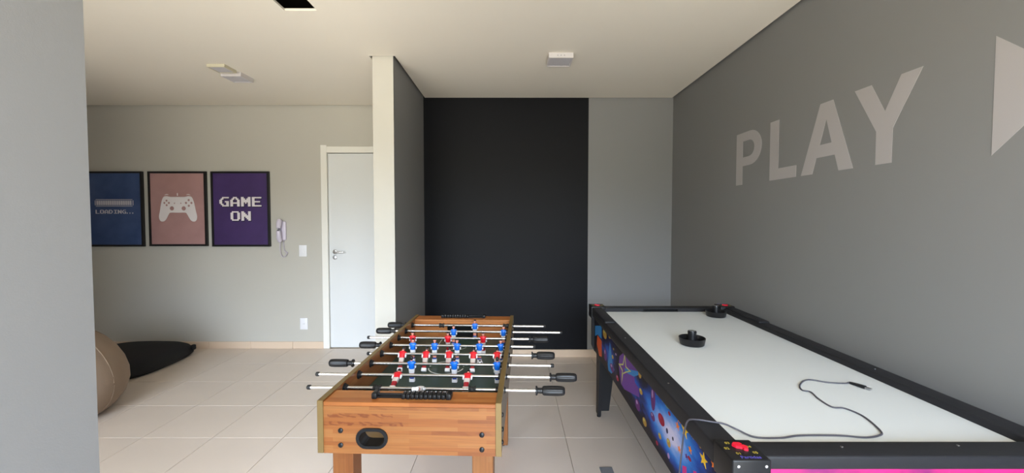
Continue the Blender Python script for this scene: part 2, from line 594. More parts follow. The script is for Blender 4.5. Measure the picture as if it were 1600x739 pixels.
# door with its frame in the left room
dr = struct(MB().box(-1.968, -1.166, YL + 0.012, YL + 0.047, 0.006, 2.098, bev=0.002, seg=1).build('door_1', 'white_door'))
fr = MB()
fr.box(DX0 - 0.002, -1.972, YL - 0.012, YL + 0.10, 0, 2.185, bev=0.003, seg=1)
fr.build('door_jamb', 'white_trim', dr)
MB().box(-1.972, DX1, YL - 0.009, YL + 0.10, 2.104, 2.170, bev=0.003, seg=1).build('door_head', 'white_trim', dr)
MB().box(-1.162, DX1, YL - 0.012, YL + 0.10, 0, 2.104, bev=0.003, seg=1).build('door_jamb', 'white_trim', dr)
hd = MB()
hd.lathe([(0.024, 0), (0.024, 0.006), (0.02, 0.009), (0.011, 0.010), (0.011, 0.04), (0.008, 0.044)], 20, 'Y', (0, 0, 0))
hd.v = [(x - 1.905, YL + 0.012 - y, z + 1.045) for x, y, z in hd.v]
hd.tube([(-1.905, YL - 0.030, 1.045), (-1.88, YL - 0.033, 1.045), (-1.84, YL - 0.032, 1.045), (-1.80, YL - 0.028, 1.045)], [0.010, 0.010, 0.009, 0.008], 12)
hd.build('door_handle', 'chrome', dr)
kh = MB().lathe([(0.022, 0), (0.022, 0.006), (0.018, 0.009), (0.012, 0.010)], 20, 'Y', (0, 0, 0))
kh.v = [(x - 1.907, YL + 0.012 - y, z + 0.985) for x, y, z in kh.v]
kh.build('keyhole_plate', 'steel', dr)

# ------------------------------------------------------------------ wall lettering on the right wall (s runs along -y, t is height)
def sign_pt(y_left):
    return lambda a, b, t: (XR - t, y_left - a, 1.638 + b)
CH = 0.358
def arc(cx, cy, rx, ry, a0, a1, n):
    return [(cx + rx * math.cos(R(a0 + (a1 - a0) * k / n)), cy + ry * math.sin(R(a0 + (a1 - a0) * k / n))) for k in range(n + 1)]
sign = thing('wall_lettering', 'white block capitals reading PLAY on the grey wall', 'lettering', (XR, 2.28, 1.638))
sign_off = Vector((XR, 2.28, 1.638))
def letter(name, pts, holes, y_left):
    m = MB().prism(pts, holes, sign_pt(y_left), 0.0, 0.0008)
    m.v = [tuple(Vector(q) - sign_off) for q in m.v]
    o = m.build(name, 'sign_white', sign)
    return o
bowl_o = arc(0.165, 0.243, 0.130, 0.115, -90, 90, 14)
bowl_i = arc(0.155, 0.243, 0.060, 0.055, -90, 90, 10)
letter('letter_p', [(0, 0), (0.080, 0), (0.080, 0.128)] + bowl_o + [(0, CH)], [[(0.080, 0.298), (0.080, 0.188)] + bowl_i], 2.945)
letter('letter_l', [(0, 0), (0.240, 0), (0.240, 0.066), (0.082, 0.066), (0.082, CH), (0, CH)], [], 2.564)
letter('letter_a', [(0, 0), (0.086, 0), (0.113, 0.082), (0.236, 0.082), (0.262, 0), (0.348, 0), (0.218, CH), (0.132, CH)],
       [[(0.135, 0.146), (0.175, 0.272), (0.214, 0.146)]], 2.285)
letter('letter_y', [(0.120, 0), (0.198, 0), (0.198, 0.145), (0.320, CH), (0.230, CH), (0.160, 0.225), (0.090, CH), (0, CH), (0.120, 0.145)], [], 1.939)
tri = MB().prism([(0, 0), (0.205, 0.197), (0, 0.394)], [], lambda a, b, t: (XR - t, 1.379 - a, 1.612 + b), 0.0, 0.0008)
tag(tri.build('play_symbol', 'sign_white'), 'white right-pointing triangle beside the word PLAY on the grey wall', 'symbol')

# ------------------------------------------------------------------ posters
GLYPH = {
 'G': '..#####/.##..../##...../##..###/##...##/.##..##/..#####', 'A': '..###../.##.##./##...##/##...##/#######/##...##/##...##',
 'M': '##...##/###.###/#######/#######/##.#.##/##...##/##...##', 'E': '#######/##...../##...../######./##...../##...../#######',
 'O': '.#####./##...##/##...##/##...##/##...##/##...##/.#####.', 'N': '##...##/###..##/####.##/#######/##.####/##..###/##...##',
 'L': '##...../##...../##...../##...../##...../##...../#######', 'D': '#####../##..##./##...##/##...##/##...##/##..##./#####..',
 'I': '.#####./...#.../...#.../...#.../...#.../...#.../.#####.', '.': '..../..../..../..../..../##../##..'}
GLYPH['I'] = '.######/...##../...##../...##../...##../...##../.######'
def pixel_text(mb, word, x, z, px, y0, y1, thin=False, mi=0):
    for ch in word:
        rows = GLYPH[ch].split('/')
        for r_, row in enumerate(rows):
            c = 0
            while c < len(row):
                if row[c] == '#':
                    e = c
                    while e < len(row) and row[e] == '#':
                        e += 1
                    mb.box(x + c * px, x + e * px, y0, y1, z - (r_ + 1) * px, z - r_ * px, mi)
                    c = e
                else:
                    c += 1
        x += (len(rows[0]) + 1) * px
    return x

def poster(x0, x1, z0, z1, print_mat, label):
    cx = (x0 + x1) / 2
    t = thing('framed_poster', label, 'poster', (cx, YL, z0), 0, 'framed game posters on the light wall')
    hw, h, fwid, dep = (x1 - x0) / 2, z1 - z0, 0.020, 0.028
    f = MB()
    f.prism([(-hw, 0), (hw, 0), (hw, h), (-hw, h)], [[(-hw + fwid, fwid), (hw - fwid, fwid), (hw - fwid, h - fwid), (-hw + fwid, h - fwid)]],
            lambda a, b, d: (a, -d, b), 0.0, dep)
    f.build('frame', 'frame_black', t)
    MB().box(-hw + 0.012, hw - 0.012, -0.019, -0.002, 0.012, h - 0.012).build('print', print_mat, t)
    return t
YP, YQ = -0.0200, -0.0188
p1 = poster(-4.545, -3.930, 1.105, 1.904, 'poster_blue', 'black-framed blue poster with a progress bar and the word LOADING')
q = MB()
q.box(-0.195, 0.195, YP, YQ, 0.497, 0.503).box(-0.195, 0.195, YP, YQ, 0.428, 0.434)
q.box(-0.205, -0.197, YP, YQ, 0.440, 0.491).box(0.197, 0.205, YP, YQ, 0.440, 0.491)
for k in range(16):
    q.box(-0.188 + k * 0.0236, -0.188 + k * 0.0236 + 0.0195, YP, YQ, 0.442, 0.489)
q.build('progress_bar', 'poster_grey', p1)
lx = -0.200
for ch in 'LOADING...':
    q = MB()
    lx = pixel_text(q, ch, lx, 0.392, 0.0059, YP, YQ)
    q.build('letter', 'poster_grey', p1)

p2 = poster(-3.868, -3.253, 1.110, 1.904, 'poster_pink', 'black-framed pink poster with a white game controller')
def smooth_loop(pts, n=5):
    P = [Vector((a, b, 0)) for a, b in pts]
    out = []
    for i in range(len(P)):
        a, b, c, d = P[i - 1], P[i], P[(i + 1) % len(P)], P[(i + 2) % len(P)]
        for k in range(n):
            t = k / n
            v = 0.5 * (2 * b + (c - a) * t + (2 * a - 5 * b + 4 * c - d) * t * t + (3 * b - a - 3 * c + d) * t ** 3)
            out.append((v.x, v.y))
    return out
half = [(0.0, 0.112), (0.075, 0.112), (0.115, 0.120), (0.150, 0.110), (0.172, 0.060), (0.190, -0.030), (0.203, -0.100), (0.190, -0.142), (0.160, -0.150),
        (0.130, -0.130), (0.095, -0.068), (0.075, -0.056), (0.0, -0.056)]
pad = [(x, z) for x, z in half] + [(-x, z) for x, z in reversed(half[1:-1])]
def circ(x, z, r, n=12):
    return [(x + r * math.cos(2 * math.pi * k / n), z + r * math.sin(2 * math.pi * k / n)) for k in range(n)]
holes = [circ(-0.063, -0.010, 0.023), circ(0.063, -0.010, 0.023)]
holes += [circ(-0.118 + dx, 0.048 + dz, 0.011) for dx, dz in ((0.024, 0), (-0.024, 0), (0, 0.024), (0, -0.024))]
holes += [circ(0.118 + dx, 0.048 + dz, 0.012) for dx, dz in ((0.029, 0), (-0.029, 0), (0, 0.030), (0, -0.030))]
holes += [circ(-0.034, 0.045, 0.007, 8), circ(0.034, 0.045, 0.007, 8)]
q = MB().prism(smooth_loop(pad, 4), holes, lambda a, b, d: (a, -d, b + 0.412), 0.0188, 0.0200)
for s in (-1, 1):
    q.prism(smooth_loop([(s * 0.092, 0.134), (s * 0.115, 0.142), (s * 0.140, 0.131), (s * 0.115, 0.134)], 4), [], lambda a, b, d: (a, -d, b + 0.412), 0.0188, 0.0200)
q.box(-0.005, 0.005, YP, YQ, 0.412 + 0.124, 0.412 + 0.152)
q.build('controller_silhouette', 'poster_white', p2)

p3 = poster(-3.200, -2.583, 1.105, 1.904, 'poster_purple', 'black-framed purple poster reading GAME ON in pixel letters')
px = 0.0144
for word, lx, lz in (('GAME', -31 * px / 2, 0.528), ('ON', -15 * px / 2, 0.376)):
    for k, ch in enumerate(word):
        q = MB()
        pixel_text(q, ch, lx + 8 * k * px, lz, px, YP - 0.0008, YP)
        lt = q.build('letter', 'poster_white', p3)
        q = MB()
        pixel_text(q, ch, lx + 8 * k * px + 0.005, lz - 0.008, px, YP, YQ)
        q.build('letter_shadow', 'poster_shadow', lt)

# ------------------------------------------------------------------ intercom, switch, socket
ph = thing('intercom_phone', 'white wall intercom handset with a hanging coiled cord between poster and switch', 'intercom', (-2.455, YL, 1.17))
MB().box(-0.040, 0.040, -0.022, 0.0, 0.0, 0.205, bev=0.012, seg=3).build('base', 'lilac_plastic', ph)
hs = MB()
prof = [(0.004, 0.034, 0.026), (0.0, 0.028, 0.034), (0.012, 0.020, 0.030), (0.05, 0.014, 0.024), (0.105, 0.012, 0.022), (0.16, 0.014, 0.024), (0.198, 0.020, 0.030), (0.212, 0.028, 0.034), (0.208, 0.034, 0.026)]
path = [(-0.014, -0.020, 0.006), (-0.014, -0.036, 0.000), (-0.014, -0.052, 0.030), (-0.014, -0.060, 0.075), (-0.014, -0.062, 0.105), (-0.014, -0.060, 0.135), (-0.014, -0.052, 0.180), (-0.014, -0.036, 0.210), (-0.014, -0.020, 0.204)]
hs.tube(path, [0.018, 0.025, 0.026, 0.022, 0.020, 0.022, 0.026, 0.025, 0.018], 14)
hs.build('handset', 'lilac_plastic', ph)
cord = [(-0.012, -0.030, 0.004), (-0.020, -0.026, -0.05), (-0.022, -0.022, -0.10), (-0.012, -0.020, -0.155), (0.010, -0.020, -0.178), (0.034, -0.020, -0.165), (0.050, -0.018, -0.135), (0.046, -0.016, -0.128), (0.024, -0.014, -0.110), (0.012, -0.012, -0.05), (0.010, -0.012, 0.01)]
cp = catmull(cord, 22)
coil = [v + Vector((0.0045 * math.cos(k * 1.15), 0.0045 * math.sin(k * 1.15), 0)) for k, v in enumerate(cp)]
MB().tube(coil, 0.0026, 6).build('cord', 'lilac_plastic', ph)

def wall_plate(x, z, label, cat, nm, sock):
    t = thing(nm, label, cat, (x, YL, z))
    MB().box(-0.041, 0.041, -0.009, 0.0, 0.0, 0.124, bev=0.003).build('plate', 'white_plastic', t)
    if sock:
        MB().prism(smooth_loop([(-0.019, 0.062), (-0.011, 0.074), (0.011, 0.074), (0.019, 0.062), (0.011, 0.050), (-0.011, 0.050)], 3), [], lambda a, b, d: (a, -d, b), 0.009, 0.0105).build('socket_face', 'white_plastic', t)
        for dx in (-0.009, 0.0, 0.009):
            MB().lathe([(0.0022, 0.0), (0.0022, 0.0004)], 8, 'Y', (dx, -0.0109, 0.062)).build('pin_hole', 'black_hole', t)
    else:
        for dx in (-0.0125, 0.0125):
            MB().box(dx - 0.0115, dx + 0.0115, -0.0125, -0.009, 0.038, 0.086, bev=0.0015, seg=1).build('rocker', 'white_plastic', t)
wall_plate(-2.243, 0.996, 'white light switch plate on the wall beside the door', 'switch', 'light_switch', False)
wall_plate(-2.246, 0.207, 'white power socket plate low on the wall above the skirting', 'socket', 'wall_socket', True)

# ------------------------------------------------------------------ ceiling lights
def square_light(cx, cy, w_, h_, label, body, ndots, rz=0.0):
    t = thing('ceiling_light', label, 'ceiling light', (cx, cy, HC), rz)
    hw = w_ / 2
    f = MB().prism([(-hw, -hw), (hw, -hw), (hw, hw), (-hw, hw)], [[(-hw + 0.010, -hw + 0.010), (-hw + 0.010, hw - 0.010), (hw - 0.010, hw - 0.010), (hw - 0.010, -hw + 0.010)]],
                   lambda a, b, d: (a, b, -d), 0.0, h_)
    f.build('housing', body, t)
    MB().box(-hw + 0.010, hw - 0.010, -hw + 0.010, hw - 0.010, -h_ + 0.003, -0.004).build('diffuser', 'diffuser', t)
    for k in range(ndots):
        MB().lathe([(0.004, 0.0), (0.004, 0.0006)], 10, 'Y', ((k - (ndots - 1) / 2) * 0.024, -hw - 0.0006, -h_ * 0.5)).build('vent_hole', 'grey_plastic', t)
    return t
square_light(0.355, 3.092, 0.178, 0.036, 'square white surface ceiling light over the bay with the black wall', 'lamp_plastic', 3)
square_light(-2.300, 3.475, 0.165, 0.034, 'white square surface ceiling light next to the thin cream one', 'lamp_plastic', 0)
square_light(-2.300, 3.290, 0.140, 0.022, 'thin cream square ceiling light beside the thicker white one', 'cream_plastic', 0)

# ------------------------------------------------------------------ foosball table
FT = thing('foosball_table', 'pine-coloured foosball table with red and blue players on eight rods', 'foosball table', (-0.323, 1.965, 0), R(-2.06))
M['wood_front'] = wood('pine_front', 0, 2, rows=0.0138, length=0.26, figures=(
    (-0.135, 0.235, 0.7590, 0.7728, 12, 0.42, 0.62), (-0.278, -0.055, 0.7314, 0.7452, 26, 0.66, 0.10), (-0.292, -0.020, 0.7038, 0.7176, 26, 0.66, 0.10), (0.075, 0.292, 0.6762, 0.6900, 10, 0.45, 0.62)))
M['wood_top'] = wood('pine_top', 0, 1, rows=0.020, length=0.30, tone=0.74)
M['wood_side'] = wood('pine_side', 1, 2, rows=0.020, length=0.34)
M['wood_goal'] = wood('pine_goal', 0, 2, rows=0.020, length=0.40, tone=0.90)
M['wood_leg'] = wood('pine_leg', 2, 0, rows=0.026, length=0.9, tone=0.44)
ZB, ZT, ZFD = 0.612, 0.790, 0.672
HX, HY = 0.310, 0.620
DK = 0.100                      # depth of the end decks
for s in (-1, 1):
    a, b = sorted((s * (HX - 0.018), s * HX))
    m = MB().box(a, b, -HY + 0.004, HY - 0.004, ZB, ZT - 0.003)
    m.m[0 if s < 0 else 1] = 1  # outer face coloured plain taupe instead of wood
    side = m.build('side_panel', ['wood_side', 'taupe'], FT)
    e = MB().box(a - 0.001, b + 0.001, -HY, HY, ZT - 0.003, ZT, bev=0.001, seg=1)
    e.build('edge_trim', 'gold_trim', side)
    MB().box(a - 0.001, b + 0.001, -HY - 0.001, -HY + 0.004, ZB - 0.002, ZT - 0.001, bev=0.001, seg=1).build('edge_trim', 'gold_trim', side)
    MB().box(a - 0.001, b + 0.001, HY - 0.004, HY + 0.001, ZB - 0.002, ZT - 0.001, bev=0.001, seg=1).build('edge_trim', 'gold_trim', side)
    for yy, zz in ((-0.585, 0.735), (-0.585, 0.685), (-0.585, 0.640), (0.585, 0.735), (0.585, 0.685), (0.585, 0.640)):
        MB().lathe([(0.0075, 0), (0.0075, s * 0.004), (0.004, s * 0.006)], 12, 'X', (s * HX, yy, zz)).build('bolt_cap', 'black_plastic', side)
def oval(cx, cz, hw, hh, n=10):
    return arc(cx + hw - hh, cz, hh, hh, -90, 90, n) + arc(cx - hw + hh, cz, hh, hh, 90, 270, n)
FX = HX - 0.018
OC = (-0.1255, 0.6625)
for s, holes in ((-1, [oval(*OC, 0.047, 0.029)]), (1, [])):
    y_out = s * (HY - 0.004)
    pn = MB().prism([(-FX, ZB - 0.004), (FX, ZB - 0.004), (FX, ZT - 0.020), (-FX, ZT - 0.020)], holes, lambda a, b, d: (a, d, b), y_out, y_out - s * 0.018)
    pn = pn.build('end_panel', 'wood_front', FT)
    for xx, zz in ((-0.233, 0.687), (-0.233, 0.637), (0.245, 0.681), (0.245, 0.631)):
        MB().lathe([(0.0085, 0), (0.0085, s * 0.003), (0.005, s * 0.0055)], 14, 'Y', (xx, y_out, zz)).build('bolt_cap', 'black_plastic', pn)
    # deck over the goal box, inner wall with the goal mouth
    y_in = s * (HY - DK)
    a, b = sorted((y_out + s * 0.0, y_in))
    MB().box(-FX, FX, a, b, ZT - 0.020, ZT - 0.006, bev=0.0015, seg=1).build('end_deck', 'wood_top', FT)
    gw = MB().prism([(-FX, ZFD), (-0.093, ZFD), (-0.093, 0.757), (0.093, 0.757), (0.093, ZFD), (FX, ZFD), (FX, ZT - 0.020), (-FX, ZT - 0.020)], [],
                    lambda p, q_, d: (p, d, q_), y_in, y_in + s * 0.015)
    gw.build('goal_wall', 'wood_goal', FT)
    g = MB()
    ya, yb = sorted((y_in + s * 0.015, y_out - s * 0.020))
    g.box(-0.10, 0.10, ya, yb, ZFD - 0.004, ZFD).box(-0.104, -0.10, ya, yb, ZFD, 0.768).box(0.10, 0.104, ya, yb, ZFD, 0.768)
    bk = (yb - 0.003, yb) if s > 0 else (ya, ya + 0.003)
    g.box(-0.10, 0.10, bk[0], bk[1], ZFD, 0.768)
    g.build('goal_box', 'black_hole', FT)
# ball return cup in the near end panel
yo = -(HY - 0.004)
cup = MB().prism(oval(*OC, 0.054, 0.035), [oval(*OC, 0.043, 0.025)], lambda a, b, d: (a, d, b), yo + 0.001, yo - 0.006).build('ball_return', 'black_plastic', FT)
MB().prism(oval(*OC, 0.0465, 0.0285), [oval(*OC, 0.0435, 0.0255)], lambda a, b, d: (a, d, b), yo + 0.001, yo + 0.055).build('cup_wall', 'black_plastic', cup)
MB().prism(oval(*OC, 0.0460, 0.0280), [], lambda a, b, d: (a, d, b), yo + 0.050, yo + 0.053).build('cup_back', 'goal_brown', cup)
# floor of the body and the playing field with its markings
MB().box(-FX, FX, -HY + 0.024, HY - 0.024, ZB - 0.002, ZB + 0.006).build('bottom_panel', 'wood_top', FT)
fld = MB().box(-FX, FX, -HY + DK - 0.01, HY - DK + 0.01, ZFD - 0.008, ZFD).build('playing_field', 'green_field', FT)
def ring(cx, cy, r0, r1, a0, a1, n=40):
    pts = arc(cx, cy, r1, r1, a0, a1, n)
    return pts, arc(cx, cy, r0, r0, a0, a1, n)
def flat_strip(mb, outer, inner, z0, z1):
    n = len(outer)
    o = len(mb.v)
    for p, q_ in zip(outer, inner):
        mb.v += [(p[0], p[1], z1), (q_[0], q_[1], z1), (p[0], p[1], z0), (q_[0], q_[1], z0)]
    for k in range(n - 1):
        a = o + 4 * k
        for f in ((a, a + 4, a + 5, a + 1), (a, a + 2, a + 6, a + 4), (a + 1, a + 5, a + 7, a + 3)):
            mb.f.append(f); mb.m.append(0); mb.sm.append(False)
zl0, zl1 = ZFD - 0.0002, ZFD + 0.0005
for a0, a1 in ((8, 172), (188, 352)):
    q = MB()
    flat_strip(q, *ring(0, 0.018, 0.0825, 0.0875, a0, a1), zl0, zl1)
    q.build('centre_circle', 'field_line', fld)
for s in (-1, 1):
    ye, yf = s * (HY - DK), s * 0.345
    q = MB()
    a, b = sorted((ye, yf))
    q.box(-0.118, -0.115, a, b, zl0, zl1).box(0.115, 0.118, a, b, zl0, zl1)
    q.box(-0.118, 0.118, yf - 0.0015, yf + 0.0015, zl0, zl1)
    q.build('penalty_box', 'field_line', fld)
    q = MB()
    flat_strip(q, *ring(0, yf, 0.050, 0.053, 180 if s > 0 else 0, 360 if s > 0 else 180, 20), zl0, zl1)
    q.build('penalty_arc', 'field_line', fld)
for s in (-1, 1):
    for xx in (-0.266, -0.255, 0.255, 0.266):
        MB().lathe([(0.003, zl0), (0.003, zl1)], 8, 'Z', (xx, s * 0.30, 0)).build('field_dot', 'field_line', fld)
# legs
for sx in (-1, 1):
    for sy in (-1, 1):
        cx_, cy_ = sx * 0.243, sy * 0.545
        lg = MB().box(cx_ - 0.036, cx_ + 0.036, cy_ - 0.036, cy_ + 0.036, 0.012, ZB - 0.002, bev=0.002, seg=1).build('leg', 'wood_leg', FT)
        MB().lathe([(0.022, 0.0), (0.022, 0.006), (0.012, 0.007), (0.012, 0.013)], 14, 'Z', (cx_, cy_, 0)).build('foot', 'black_plastic', lg)
# abacus score counters on both decks
ab_digits = [text_mesh(str(k), 0.010, 0.0002) for k in range(1, 11)]
for me in ab_digits:
    me.materials.append(M['poster_white'])
for s in (-1, 1):
    zc = ZT - 0.006
    ab = MB().box(-0.136, 0.136, -0.009, 0.009, 0.0, 0.006, bev=0.001, seg=1).build('score_counter', 'black_plastic', FT)
    ab.location = (0, s * 0.572, zc)
    ab.rotation_euler = (0, 0, 0 if s < 0 else math.pi)
    MB().box(-0.137, -0.119, -0.019, 0.019, 0.0, 0.020, bev=0.003).build('end_block', 'black_plastic', ab)
    MB().box(0.119, 0.137, -0.019, 0.019, 0.0, 0.020, bev=0.003).build('end_block', 'black_plastic', ab)
    MB().tube([(-0.13, 0, 0.011), (0.13, 0, 0.011)], 0.004, 8).build('slide_bar', 'black_plastic', ab)
    for k in range(10):
        x0 = -0.034 + k * 0.0152
        bd = MB().box(x0, x0 + 0.0138, -0.019, 0.019, 0.001, 0.017, bev=0.003).build('bead', 'black_plastic', ab)
        link('digit', ab_digits[k], bd, (x0 + 0.0069, 0.010, 0.0172))

# one player of each kind, moulded onto the rod (origin on the rod's axis, front towards -y)
def loft(mb, rings, n=10, p=2.6):
    """rings: (z, half width, half depth, y shift, material)"""
    base = len(mb.v)
    for z, a, d, ys, _ in rings:
        for k in range(n):
            t = 2 * math.pi * (k + 0.5) / n
            c, s_ = math.cos(t), math.sin(t)
            mb.v.append((a * math.copysign(abs(c) ** (2 / p), c), ys + d * math.copysign(abs(s_) ** (2 / p), s_), z))
    for i in range(len(rings) - 1):
        for k in range(n):
            a, b = base + i * n + k, base + i * n + (k + 1) % n
            mb.f.append((a, b, b + n, a + n)); mb.m.append(rings[i][4]); mb.sm.append(True)
    for i, fl in ((0, True), (len(rings) - 1, False)):
        rg = [base + i * n + k for k in range(n)]
        mb.f.append(tuple(reversed(rg)) if fl else tuple(rg)); mb.m.append(rings[i][4]); mb.sm.append(False)
def player_mesh(name, shirt, shorts, legm, sock):
    mb = MB()
    # materials: 0 shirt 1 white 2 shorts 3 leg 4 sock 5 skin 6 hair
    loft(mb, [(-0.0800, 0.0120, 0.0085, -0.002, 1), (-0.0660, 0.0118, 0.0080, -0.001, 1)], 8, 6)
    loft(mb, [(-0.0660, 0.0092, 0.0060, 0, 4), (-0.0580, 0.0092, 0.0058, 0, 4)], 8, 4)
    loft(mb, [(-0.0580, 0.0088, 0.0056, 0, 3), (-0.0400, 0.0100, 0.0066, 0, 3)], 8, 4)
    loft(mb, [(-0.0400, 0.0112, 0.0076, 0, 2), (-0.0200, 0.0130, 0.0086, 0, 2)], 8, 4)
    loft(mb, [(-0.0205, 0.0115, 0.0090, 0, 0), (-0.0100, 0.0120, 0.0105, 0, 0), (0.0010, 0.0150, 0.0108, 0, 0), (0.0085, 0.0168, 0.0095, 0, 0), (0.0125, 0.0130, 0.0075, 0, 0), (0.0140, 0.0060, 0.0055, 0, 0)], 10, 3)
    for s in (-1, 1):
        a = MB()
        loft(a, [(-0.0170, 0.0028, 0.0042, 0, 1), (-0.0050, 0.0038, 0.0052, 0, 1), (-0.0048, 0.0040, 0.0054, 0, 0), (0.0080, 0.0036, 0.0050, 0, 0)], 8, 3)
        o = len(mb.v)
        mb.v += [(x + s * (0.0165 - 0.10 * max(0, z + 0.002) - 0.0), y, z) for x, y, z in a.v]
        for f, mi, sm in zip(a.f, a.m, a.sm):
            mb.f.append(tuple(i + o for i in f)); mb.m.append(mi); mb.sm.append(sm)
    loft(mb, [(0.0130, 0.0045, 0.0045, 0, 5), (0.0170, 0.0045, 0.0045, 0, 5)], 8, 2)
    # head: face on -y, hair behind and on top
    n = 10
    base = len(mb.v)
    lv = [(-0.0098, 0.35), (-0.007, 0.72), (-0.002, 0.98), (0.003, 0.97), (0.0075, 0.70), (0.0102, 0.25)]
    for dz, k_ in lv:
        for k in range(n):
            t = 2 * math.pi * (k + 0.5) / n
            mb.v.append((0.0078 * k_ * math.cos(t), 0.0086 * k_ * math.sin(t), 0.0262 + dz))
    for i in range(len(lv) - 1):
        for k in range(n):
            t = 2 * math.pi * (k + 1) / n
            a, b = base + i * n + k, base + i * n + (k + 1) % n
            hair = i >= 3 or (math.sin(t) > 0.15 and i >= 1)
            mb.f.append((a, b, b + n, a + n)); mb.m.append(6 if hair else 5); mb.sm.append(True)
    mb.f.append(tuple(base + (len(lv) - 1) * n + k for k in range(n))); mb.m.append(6); mb.sm.append(True)
    mb.f.append(tuple(reversed([base + k for k in range(n)]))); mb.m.append(5); mb.sm.append(True)
    return mb.mesh(name, [shirt, 'white_kit', shorts, legm, sock, 'skin', 'hair'])
ME_BLUE = player_mesh('player', 'blue', 'white_kit', 'skin', 'navy')
ME_RED = player_mesh('player', 'red', 'grey_kit', 'dark_red', 'dark_red')
ME_WHITE = player_mesh('player', 'white_kit', 'white_kit', 'skin', 'white_kit')

def handle_mesh(shiny=False):
    mb = MB()
    # x grows outwards from the collar
    mb.lathe([(0.007, 0.0), (0.0165, 0.0), (0.0175, 0.003), (0.0165, 0.006), (0.0105, 0.008), (0.0105, 0.024), (0.0140, 0.026)], 24, 'X')
    n = 32
    base = len(mb.v)
    prof = [(0.0150, 0.026), (0.0172, 0.032), (0.0178, 0.05), (0.0180, 0.08), (0.0172, 0.096), (0.0150, 0.104), (0.0100, 0.108)]
    for r, h in prof:
        for k in range(n):
            rr = r * (0.90 if (k % 4 < 2 and 0.03 < h < 0.10) else 1.0)
            t = 2 * math.pi * k / n
            mb.v.append((h, rr * math.cos(t), rr * math.sin(t)))
    for i in range(len(prof) - 1):
        for k in range(n):
            a, b = base + i * n + k, base + i * n + (k + 1) % n
            mb.f.append((a, b, b + n, a + n)); mb.m.append(0); mb.sm.append(False)
    mb.f.append(tuple(base + (len(prof) - 1) * n + k for k in range(n))); mb.m.append(0); mb.sm.append(False)
    return mb.mesh('handle', 'black_plastic')
ME_HANDLE = handle_mesh()
ME_CAP = MB().lathe([(0.0078, 0.0), (0.0088, 0.002), (0.0088, 0.011), (0.006, 0.014)], 16, 'X').mesh('end_cap', 'black_rubber')
ME_BUSH = MB().lathe([(0.0175, 0.0), (0.0175, 0.003), (0.0125, 0.004), (0.0125, 0.012), (0.0098, 0.013)], 18, 'X').mesh('bushing', 'black_plastic')
ME_STOP = MB().lathe([(0.0070, 0.0), (0.0135, 0.0), (0.0140, 0.006), (0.0105, 0.008), (0.0105, 0.020), (0.0135, 0.022), (0.0135, 0.027), (0.007, 0.027)], 18, 'X').mesh('bumper', 'black_rubber')
RODZ = 0.765
# y, handle side, x where the collar sits, x of the plain end, players, team, tilt about the rod (feet towards -y positive), facing camera, bumpers
RODS = [
    (-0.455, 1, 0.427, -0.425, [-0.003], 'white', 112, False, [-0.180, 0.178]),
    (-0.325, 1, 0.486, -0.459, [-0.131, 0.156], 'red', 70, False, []),
    (-0.195, -1, -0.368, 0.502, [-0.110, 0.078, 0.266], 'blue', -4, False, []),
    (-0.065, 1, 0.416, -0.349, [-0.190, -0.078, 0.031, 0.145, 0.256], 'red', 38, False, []),
    (0.065, -1, -0.340, 0.429, [-0.177, -0.067, 0.046, 0.158, 0.264], 'blue', 3, True, []),
    (0.195, 1, 0.404, -0.450, [-0.214, -0.025, 0.163], 'red', -6, True, []),
    (0.325, -1, -0.350, 0.583, [-0.018, 0.264], 'blue', 4, True, []),
    (0.455, -1, -0.329, 0.496, [0.086], 'blue', 2, True, [-0.126, 0.255]),
]
for (y, hs_, xh, xe, pl, team, tilt, face, stops) in RODS:
    lo, hi = (xe, xh + 0.02) if hs_ > 0 else (xh - 0.02, xe)
    rod = MB().lathe([(0.0064, lo), (0.0064, hi)], 16, 'X').build('rod', 'chrome', FT)
    rod.location = (0, y, RODZ)
    link('handle', ME_HANDLE, rod, (xh, 0, 0), (R(random.uniform(0, 90)), 0, 0 if hs_ > 0 else math.pi))
    link('end_cap', ME_CAP, rod, (xe - hs_ * -0.004, 0, 0), (0, 0, math.pi if hs_ > 0 else 0))
    for s in (-1, 1):
        link('bushing', ME_BUSH, rod, (s * (HX - 0.018), 0, 0), (0, 0, math.pi if s > 0 else 0))
        link('bushing', ME_BUSH, rod, (s * (HX + 0.001), 0, 0), (0, 0, 0 if s > 0 else math.pi)).scale = (0.45, 0.8, 0.8)
    for sx in stops:
        link('bumper', ME_STOP, rod, (sx, 0, 0))
    for x in pl:
        me = {'red': ME_RED, 'blue': ME_BLUE, 'white': ME_WHITE}[team]
        o = link('player', me, rod, (x, 0, 0))
        flip = 0 if face else math.pi
        o.rotation_euler = (R(-tilt), 0, flip) if False else Matrix.Rotation(R(-tilt), 4, 'X').to_euler()
        if not face:
            o.matrix_local = Matrix.Translation((x, 0, 0)) @ Matrix.Rotation(R(-tilt), 4, 'X') @ Matrix.Rotation(math.pi, 4, 'Z')
# the ball
bl = thing('foosball', 'small white football with black spots on the green foosball field', 'ball', (-0.159, 2.011, ZFD + 0.0005))
bm = bmesh.new()
bmesh.ops.create_icosphere(bm, subdivisions=3, radius=0.0145)
for q in bm.verts:
    q.co.z += 0.0145
mb = MB()
ico = [Vector(p).normalized() for a in (-1, 1) for b in (-1, 1) for p in ((0, a, b * 1.618), (a, b * 1.618, 0), (b * 1.618, 0, a))]
bm.verts.index_update()
mb.v = [tuple(v.co) for v in bm.verts]
for f in bm.faces:
    n_ = (f.calc_center_median() - Vector((0, 0, 0.0145))).normalized()
    mb.f.append(tuple(v.index for v in f.verts)); mb.m.append(1 if max(n_.dot(d) for d in ico) > 0.935 else 0); mb.sm.append(True)
bm.free()
mb.build('ball_shell', ['white_kit', 'hair'], bl)

